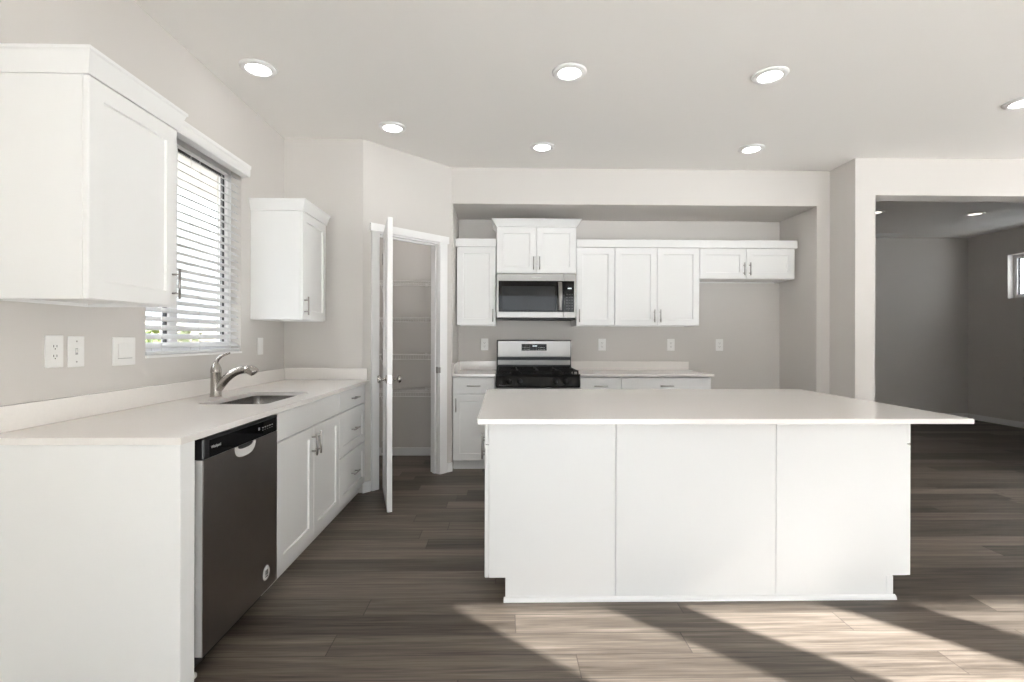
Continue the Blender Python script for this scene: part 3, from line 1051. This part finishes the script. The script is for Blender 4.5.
bm = bmesh.new()
bm.faces.new([bm.verts.new((hx + (x - hx) * 0.80, -0.0014, hz + (z - hz) * 0.40)) for x, z in inner])
obj('pocket_painted_shade', bm, 'black', dw)  # flat black face painted in for the shade inside the cup
text_part('logo_lettering', 'Whirlpool', 0.015, 'whiteprint', dw, (0.075, -0.0040, 0.842), (PI / 2, 0, 0), 0.0003)
bm = bmesh.new()
for i in range(5):
    bx(bm, (0.43 + 0.022 * i, -0.0042, 0.842), (0.442 + 0.022 * i, -0.0036, 0.846))
    bx(bm, (0.43 + 0.022 * i, -0.0042, 0.832), (0.439 + 0.022 * i, -0.0036, 0.834))
bx(bm, (0.395, -0.0042, 0.838), (0.408, -0.0036, 0.850))
obj('control_marks', bm, 'greyprint', dw)
bm = bmesh.new()
lathe(bm, [(0.0, 0.0016), (0.026, 0.0016), (0.0265, 0.0012), (0.030, 0.0020), (0.032, 0.0)], (0.478, 0.0, 0.172), (0, -1, 0), 28)
bd = obj('badge', bm, 'edge_grey', dw)
bm = bmesh.new()
for q in (-1, 0, 1):
    bx(bm, (0.478 + q * 0.009 - 0.0022, -0.0024, 0.164), (0.478 + q * 0.009 + 0.0022, -0.0017, 0.186))
bx(bm, (0.465, -0.0024, 0.155), (0.491, -0.0017, 0.158))
obj('badge_mark', bm, 'black', bd)

# ------------------------------------------------------------------ microwave
mw = thing('microwave', 'stainless over-the-range microwave mounted under the raised cabinet', 'microwave', (-0.065, 4.868, 1.436))
W, H = 0.788, 0.454
Z = lambda z: z - 1.436
one('body', [((0.004, 0.03, 0.012), (W - 0.004, YB - 4.869, H))], 'black', mw, 0.003)
one('base_vent', [((0.004, 0.006, 0.0), (W - 0.004, 0.36, 0.0115))], 'slot', mw, 0.002)
bm = bmesh.new()
xs = 0.660
bx(bm, (0, 0, Z(1.816)), (xs, 0.029, Z(1.889)), 0.003, 1)
bx(bm, (0, 0, Z(1.453)), (xs, 0.029, Z(1.512)), 0.003, 1)
bx(bm, (0, 0.001, Z(1.512)), (0.020, 0.029, Z(1.816)))
obj('door_frame', bm, 'steel', mw)
bm = bmesh.new()
bx(bm, (xs + 0.002, 0, Z(1.816)), (W, 0.029, Z(1.889)), 0.003, 1)
bx(bm, (xs + 0.002, 0, Z(1.453)), (W, 0.029, Z(1.512)), 0.003, 1)
bx(bm, (W - 0.020, 0.001, Z(1.512)), (W, 0.029, Z(1.816)))
obj('panel_frame', bm, 'steel', mw)
one('door_glass', [((0.020, 0.003, Z(1.512)), (xs, 0.028, Z(1.816)))], 'blackglass', mw)
one('window_mesh', [((0.055, 0.0022, Z(1.530)), (0.580, 0.003, Z(1.765)))], mat('dark_screen', (0.025, 0.027, 0.03), 0.0, spec=0.36), mw)
one('keypad', [((xs + 0.002, 0.003, Z(1.512)), (W - 0.020, 0.028, Z(1.816)))], 'blackglass', mw)
one('clock_display', [((0.705, 0.0015, Z(1.739)), (0.715, 0.003, Z(1.750))), ((0.718, 0.0015, Z(1.739)), (0.728, 0.003, Z(1.750))), ((0.731, 0.0015, Z(1.739)), (0.741, 0.003, Z(1.750)))], 'display', mw)
bm = bmesh.new()
for r in range(6):
    for c in range(3):
        bx(bm, (0.692 + c * 0.026, 0.0022, Z(1.540 + r * 0.028)), (0.702 + c * 0.026, 0.003, Z(1.546 + r * 0.028)))
obj('key_marks', bm, mat('dim_print', (0.16, 0.16, 0.16), 0.5), mw)
# bowed bar handle
bm = bmesh.new()
n = 14
rows = []
for i in range(n + 1):
    t = i / n
    z = Z(1.528) + t * (Z(1.806) - Z(1.528))
    y = -0.016 - 0.026 * math.sin(PI * t)
    rows.append([bm.verts.new(p) for p in ((0.607, y + 0.008, z), (0.611, y - 0.004, z), (0.627, y - 0.008, z), (0.643, y - 0.004, z), (0.647, y + 0.008, z))])
for a, b_ in zip(rows, rows[1:]):
    for i in range(5):
        j = (i + 1) % 5
        f = bm.faces.new((a[i], a[j], b_[j], b_[i]))
bm.faces.new(rows[0]); bm.faces.new(rows[-1])
bx(bm, (0.612, -0.014, Z(1.530)), (0.642, 0.003, Z(1.548)))
bx(bm, (0.612, -0.014, Z(1.786)), (0.642, 0.003, Z(1.804)))
obj('handle', bm, 'steel', mw)
text_part('logo_lettering', 'Whirlpool', 0.022, 'greyprint', mw, (0.395, -0.0004, Z(1.853)), (PI / 2, 0, 0), 0.0003)

# ------------------------------------------------------------------ range
rg_ = thing('range', 'freestanding gas range with stainless back panel and black cooktop', 'range', (-0.066, 4.605, 0.0))
W = 0.790
BY = YB - 4.605 - 0.004      # back of the range
one('body', [((0.004, 0.06, 0.09), (W - 0.004, BY, 0.895))], 'black', rg_, 0.003)
bm = bmesh.new()
for x in (0.05, W - 0.05):
    for y in (0.12, BY - 0.06):
        lathe(bm, [(0, 0), (0.02, 0), (0.02, 0.01), (0.011, 0.014), (0.011, 0.09)], (x, y, 0), 'Z', 12)
obj('feet', bm, 'black', rg_)
one('storage_drawer', [((0.004, 0.02, 0.095), (W - 0.004, 0.058, 0.235))], 'steel', rg_, 0.004)
dr = one('oven_door', [((0.004, 0.012, 0.245), (W - 0.004, 0.058, 0.785))], 'steel', rg_, 0.004)
one('oven_window', [((0.13, 0.009, 0.36), (W - 0.13, 0.0118, 0.62))], 'blackglass', dr)
bm = bmesh.new()
cyl(bm, (0.06, -0.040, 0.752), (W - 0.06, -0.040, 0.752), 0.012, n=16)
for x in (0.09, W - 0.09):
    cyl(bm, (x, -0.040, 0.752), (x, 0.014, 0.752), 0.009, n=12)
obj('oven_handle', bm, 'steel', dr)
# slanted control panel
bm = bmesh.new()
sec = [(0.012, 0.790), (0.0, 0.800), (0.020, 0.893), (0.05, 0.893), (0.058, 0.790)]
a = [bm.verts.new((0.0, y, z)) for y, z in sec]
b_ = [bm.verts.new((W, y, z)) for y, z in sec]
bm.faces.new(a); bm.faces.new(b_)
for i in range(5):
    j = (i + 1) % 5
    bm.faces.new((a[i], a[j], b_[j], b_[i]))
cp = obj('control_panel', bm, 'enamel', rg_)
for x in (0.125, 0.225, 0.555, 0.655):
    bm = bmesh.new()
    lathe(bm, [(0.026, 0.0), (0.026, 0.006), (0.021, 0.008), (0.018, 0.030), (0.016, 0.033), (0.0, 0.033)], (x, 0.010, 0.845), (0, -0.977, 0.21), 20)
    bx(bm, (x - 0.004, -0.032, 0.835), (x + 0.004, -0.018, 0.868), 0.002, 1)
    obj('knob', bm, 'black', cp)
text_part('logo_lettering', 'Whirlpool', 0.016, 'greyprint', cp, (0.06, 0.0020, 0.808), (PI / 2 - 0.21, 0, 0), 0.0003)
# cooktop with lip, burners and grates
bm = bmesh.new()
bx(bm, (-0.002, -0.006, 0.896), (W + 0.001, BY - 0.075, 0.914), 0.004)
bx(bm, (0.0, BY - 0.075, 0.896), (W, BY - 0.055, 0.950), 0.003)
obj('cooktop', bm, 'enamel', rg_)
for x in (0.19, 0.60):
    for y in (0.15, 0.43):
        bm = bmesh.new()
        lathe(bm, [(0.055, 0.0), (0.055, 0.006), (0.040, 0.010), (0.036, 0.018), (0.034, 0.022), (0.0, 0.023)], (x, y, 0.914), 'Z', 20)
        obj('burner', bm, 'iron', rg_)
for x0, x1 in ((0.02, 0.388), (0.402, 0.77)):
    bm = bmesh.new()
    r = 0.006
    y0, y1, zt = 0.02, 0.565, 0.948
    for (p, q) in (((x0, y0), (x1, y0)), ((x0, y1), (x1, y1)), ((x0, y0), (x0, y1)), ((x1, y0), (x1, y1)), ((x0, (y0 + y1) / 2), (x1, (y0 + y1) / 2)),
                   (((x0 + x1) / 2, y0), ((x0 + x1) / 2, y1))):
        bx(bm, (min(p[0], q[0]) - r, min(p[1], q[1]) - r, zt - 0.012), (max(p[0], q[0]) + r, max(p[1], q[1]) + r, zt), 0.002, 1)
    for yy in (0.15, 0.43):
        for dx in (-0.11, 0.11):
            xc = (x0 + x1) / 2
            bx(bm, (xc + dx - 0.05, yy - r, zt - 0.012), (xc + dx + 0.05, yy + r, zt), 0.002, 1)
    for x in (x0, x1):
        for y in (y0, (y0 + y1) / 2, y1):
            bx(bm, (x - r, y - r, 0.9142), (x + r, y + r, zt - 0.011))
    obj('grate', bm, 'iron', rg_)
# back panel
bm = bmesh.new()
bx(bm, (0.0, BY - 0.054, 0.90), (W, BY, 1.232), 0.010, 3)
bgd = obj('back_guard', bm, 'black', rg_)
bm = bmesh.new()
bx(bm, (0.010, BY - 0.062, 1.050), (W - 0.010, BY - 0.0545, 1.225), 0.006, 2)
obj('stainless_panel', bm, 'steel', bgd)
bm = bmesh.new()
bx(bm, (0.012, BY - 0.0605, 0.968), (W - 0.012, BY - 0.0545, 1.020), 0.003, 1)
obj('vent_trim', bm, 'steel', bgd)
cd = one('control_display', [((0.262, BY - 0.0640, 1.120), (0.528, BY - 0.0622, 1.190))], 'blackglass', bgd)
bm = bmesh.new()
for i, x in enumerate((0.380, 0.391, 0.405, 0.416)):
    bx(bm, (x, BY - 0.0648, 1.162), (x + 0.008, BY - 0.0642, 1.174))
obj('clock_digits', bm, 'display', cd)
bm = bmesh.new()
for i in range(5):
    for j in range(2):
        for sx in (0.275, 0.440):
            bx(bm, (sx + i * 0.015, BY - 0.0646, 1.132 + j * 0.018), (sx + i * 0.015 + 0.008, BY - 0.0642, 1.136 + j * 0.018))
obj('key_marks', bm, 'greyprint', cd)

# ------------------------------------------------------------------ island
IY0, IY1 = 2.340, 3.215
IX0, IX1 = -0.085, 1.968
isl = thing('kitchen_island', 'white kitchen island base with three flat back panels and toe-kick notches', 'island', ((IX0 + IX1) / 2, (IY0 + IY1) / 2, 0))
def ip(name, boxes, m='cab', bev=0.0, parent=None):
    bm = bmesh.new()
    for lo, hi in boxes:
        bx(bm, lo, hi, bev, 1)
    loc_of(isl, bm)
    return obj(name, bm, m, parent or isl)
IT = 0.892
ip('carcass', [((IX0 + 0.022, IY0 + 0.02, 0.108), (IX1 - 0.022, IY1, IT - 0.001)), ((0.020, IY0 + 0.02, 0.0), (1.872, IY1, 0.107))])
for x0, x1, n0, n1 in ((IX0 + 0.020, 0.5384, 0.014, None), (0.5416, 1.3094, None, None), (1.3126, IX1 - 0.020, None, 1.878)):
    bm = bmesh.new()
    # flat back panel, notched where the toe kick runs through
    if n0 is not None:
        poly = [(x0, 0.112), (n0, 0.112), (n0, 0.0), (x1, 0.0), (x1, IT - 0.001), (x0, IT - 0.001)]
    elif n1 is not None:
        poly = [(x0, 0.0), (n1, 0.0), (n1, 0.112), (x1, 0.112), (x1, IT - 0.001), (x0, IT - 0.001)]
    else:
        poly = [(x0, 0.0), (x1, 0.0), (x1, IT - 0.001), (x0, IT - 0.001)]
    f0 = [bm.verts.new((x, IY0, z)) for x, z in poly]
    f1 = [bm.verts.new((x, IY0 + 0.019, z)) for x, z in poly]
    bm.faces.new(f0); bm.faces.new(list(reversed(f1)))
    for i in range(len(poly)):
        j = (i + 1) % len(poly)
        bm.faces.new((f0[i], f1[i], f1[j], f0[j]))
    loc_of(isl, bm)
    obj('back_panel', bm, 'cab', isl)
for lo, hi in (((0.0145, IY0 - 0.004, 0.024), (0.034, IY0 - 0.0005, 0.110)), ((1.846, IY0 - 0.004, 0.024), (1.8775, IY0 - 0.0005, 0.110))):
    ip('panel_batten', [(lo, hi)])
bm = bmesh.new()
sec = [(0.0, 0.0), (-0.013, 0.0), (-0.012, 0.010), (-0.007, 0.018), (0.0, 0.022)]
a = [bm.verts.new((0.006, IY0 - 0.0008 + y, z)) for y, z in sec]
b_ = [bm.verts.new((1.889, IY0 - 0.0008 + y, z)) for y, z in sec]
bm.faces.new(a); bm.faces.new(b_)
for i in range(5):
    j = (i + 1) % 5
    bm.faces.new((a[i], a[j], b_[j], b_[i]))
loc_of(isl, bm)
obj('shoe_molding', bm, 'cab', isl)
# fronts on the left and right faces: drawer over door, two units each
for sx, xf in ((-1, IX0), (1, IX1)):
    for (y0, y1, hs) in ((IY0 + 0.002, 2.776, 1), (2.779, IY1, -1)):
        for kind, z0, z1 in (('drawer', 0.745, IT - 0.006), ('door', 0.112, 0.740)):
            bm = bmesh.new()
            ln = y1 - y0
            if kind == 'drawer':
                slab(bm, 0, ln, z0, z1, 0.0)
            else:
                shaker(bm, 0, ln, z0, z1, 0.0)
            o = obj(kind, bm, 'cab', isl)
            if sx < 0:
                o.rotation_euler = (0, 0, -PI / 2)
                o.location = Vector((xf, y1, 0)) - Vector(isl.location)
            else:
                o.rotation_euler = (0, 0, PI / 2)
                o.location = Vector((xf, y0, 0)) - Vector(isl.location)
            if sx < 0 or True:
                if kind == 'drawer':
                    if sx < 0: pull(o, ln / 2, (z0 + z1) / 2, 0.0, False)
                else:
                    if sx < 0: pull(o, ln - 0.036 if hs < 0 else 0.036, z1 - 0.097, 0.0, True)
it = thing('island_countertop', 'large pale quartz island countertop overhanging the panelled side', 'countertop', ((IX0 + IX1) / 2, 2.64, IT))
bm = bmesh.new()
bx(bm, (-0.106, 2.038, IT), (1.985, 3.252, 0.914), 0.0025, 2)
loc_of(it, bm)
obj('slab', bm, 'quartz', it)

# ------------------------------------------------------------------ outlets and switches
def plate_unit(name, label, cat, loc, rz, w, h, kind, group):
    r = thing(name, label, cat, loc, rz, group)
    bm = bmesh.new()
    bx(bm, (-w / 2, -0.006, -h / 2), (w / 2, -0.0003, h / 2), 0.003, 2)
    pl = obj('plate', bm, 'plastic', r)
    if kind == 'duplex':
        one('insert', [((-0.018, -0.0078, -0.036), (0.018, -0.0062, 0.036))], 'plastic', r, 0.0006)
        for zc in (-0.019, 0.019):
            bm = bmesh.new()
            for x in (-0.007, 0.007):
                bx(bm, (x - 0.0012, -0.0084, zc - 0.003), (x + 0.0012, -0.0079, zc + 0.006))
            cyl(bm, (0, -0.0084, zc - 0.009), (0, -0.0079, zc - 0.009), 0.0025, n=10)
            obj('socket', bm, 'slot', r)
    elif kind == 'toggle':
        one('toggle', [((-0.0045, -0.016, -0.004), (0.0045, -0.0062, 0.010))], 'plastic', r, 0.001)
        one('toggle_slot', [((-0.006, -0.0066, -0.013), (0.006, -0.0061, 0.013))], 'greyprint', r)
        for zc in (-0.042, 0.042):
            bm = bmesh.new()
            cyl(bm, (0, -0.0072, zc), (0, -0.0061, zc), 0.0035, n=10)
            obj('screw', bm, 'pull', r)
    elif kind == 'rocker':
        one('rocker', [((-0.017, -0.010, -0.033), (0.017, -0.0062, 0.033))], 'plastic', r, 0.0015)
    elif kind == 'wide':
        bm = bmesh.new()
        bx(bm, (-0.040, -0.011, -0.030), (0.046, -0.0062, 0.036), 0.0015, 1)
        obj('rocker', bm, 'plastic', r)
        one('rocker_gap', [((-0.040, -0.0074, -0.0335), (0.046, -0.0061, -0.0305))], 'greyprint', r)
    return r
LW = XL
plate_unit('wall_outlet', 'white duplex outlet nearest the left edge, under the near upper cabinet', 'outlet', (LW, 1.962, 1.192), PI / 2, 0.080, 0.127, 'duplex', 'outlets')
plate_unit('light_switch', 'white toggle switch plate with two screws, right beside the leftmost outlet', 'switch', (LW, 2.061, 1.189), PI / 2, 0.078, 0.127, 'toggle', 'switches')
plate_unit('light_switch', 'wide white rocker switch plate just left of the window', 'switch', (LW, 2.318, 1.183), PI / 2, 0.138, 0.130, 'wide', 'switches')
plate_unit('light_switch', 'slim white rocker switch plate on the wall between faucet and pantry', 'switch', (LW, 3.602, 1.187), PI / 2, 0.080, 0.122, 'rocker', 'switches')
for x, lab in ((-0.197, 'white outlet left of the range above the short countertop'), (1.062, 'white outlet above the back counter, first one right of the range'),
               (1.804, 'white outlet above the right end of the back counter'), (2.330, 'white outlet on the bare wall of the refrigerator space')):
    plate_unit('wall_outlet', lab, 'outlet', (x, YB, 1.183), 0, 0.080, 0.126, 'duplex', 'outlets')

# ------------------------------------------------------------------ ceiling lights
def ceiling_light(x, y, lab, far=False, proto=[]):
    r = thing('ceiling_light', lab, 'light', (x, y, CZ), 0, 'recessed ceiling lights')
    bm = bmesh.new()
    lathe(bm, [(0.066, -0.0035), (0.069, -0.013), (0.077, -0.015), (0.097, -0.009), (0.104, -0.0005), (0.066, -0.0005), (0.066, -0.0035)], (0, 0, 0), 'Z', 40)
    obj('trim_ring', bm, 'trim', r)
    bm = bmesh.new()
    lathe(bm, [(0.0, -0.0110), (0.045, -0.0108), (0.0655, -0.0090), (0.0655, -0.0020)], (0, 0, 0), 'Z', 40)
    obj('diffuser', bm, 'led_far' if far else 'led', r)
    return r
ceiling_light(-1.457, 2.956, 'recessed ceiling light at the far left, above the near cabinet and window')
ceiling_light(0.395, 2.957, 'recessed ceiling light above the island middle, nearest row, centre of the picture')
ceiling_light(1.616, 2.963, 'recessed ceiling light nearest row above the right half of the island')
ceiling_light(-0.842, 3.760, 'recessed ceiling light in front of the pantry door')
ceiling_light(0.325, 4.110, 'recessed ceiling light in front of the microwave')
ceiling_light(2.085, 4.110, 'recessed ceiling light in front of the short cabinet over the refrigerator space')
ceiling_light(3.500, 3.261, 'recessed ceiling light cut off by the right picture edge')
ceiling_light(4.680, 6.118, 'dim ceiling light of the dark far room, partly hidden behind the opening edge', True)
ceiling_light(5.992, 6.156, 'dim ceiling light in the middle of the dark far room', True)

pl = thing('pantry_light', 'recessed ceiling light inside the pantry, out of sight above the doorway', 'light', (-1.05, 4.75, CZ))
bm = bmesh.new()
lathe(bm, [(0.066, -0.0035), (0.069, -0.013), (0.077, -0.015), (0.097, -0.009), (0.104, -0.0005), (0.066, -0.0005), (0.066, -0.0035)], (0, 0, 0), 'Z', 40)
obj('trim_ring', bm, 'trim', pl)
bm = bmesh.new()
lathe(bm, [(0.0, -0.0110), (0.045, -0.0108), (0.0655, -0.0090), (0.0655, -0.0020)], (0, 0, 0), 'Z', 40)
obj('diffuser', bm, 'led_pantry', pl)

# ceiling vent of the far room
cv = thing('ceiling_vent', 'white louvred ceiling vent at the back of the dark far room', 'vent', (5.86, 7.43, CZ))
bm = bmesh.new()
for lo, hi in (((-0.19, -0.09), (0.19, -0.07)), ((-0.19, 0.07), (0.19, 0.09)), ((-0.19, -0.07), (-0.17, 0.07)), ((0.17, -0.07), (0.19, 0.07))):
    bx(bm, (*lo, -0.010), (*hi, -0.0005))
obj('frame', bm, 'trim', cv)
bm = bmesh.new()
for i in range(7):
    y = -0.06 + i * 0.02
    bx(bm, (-0.17, y - 0.006, -0.008), (0.17, y + 0.004, -0.002))
obj('louvers', bm, 'trim', cv)
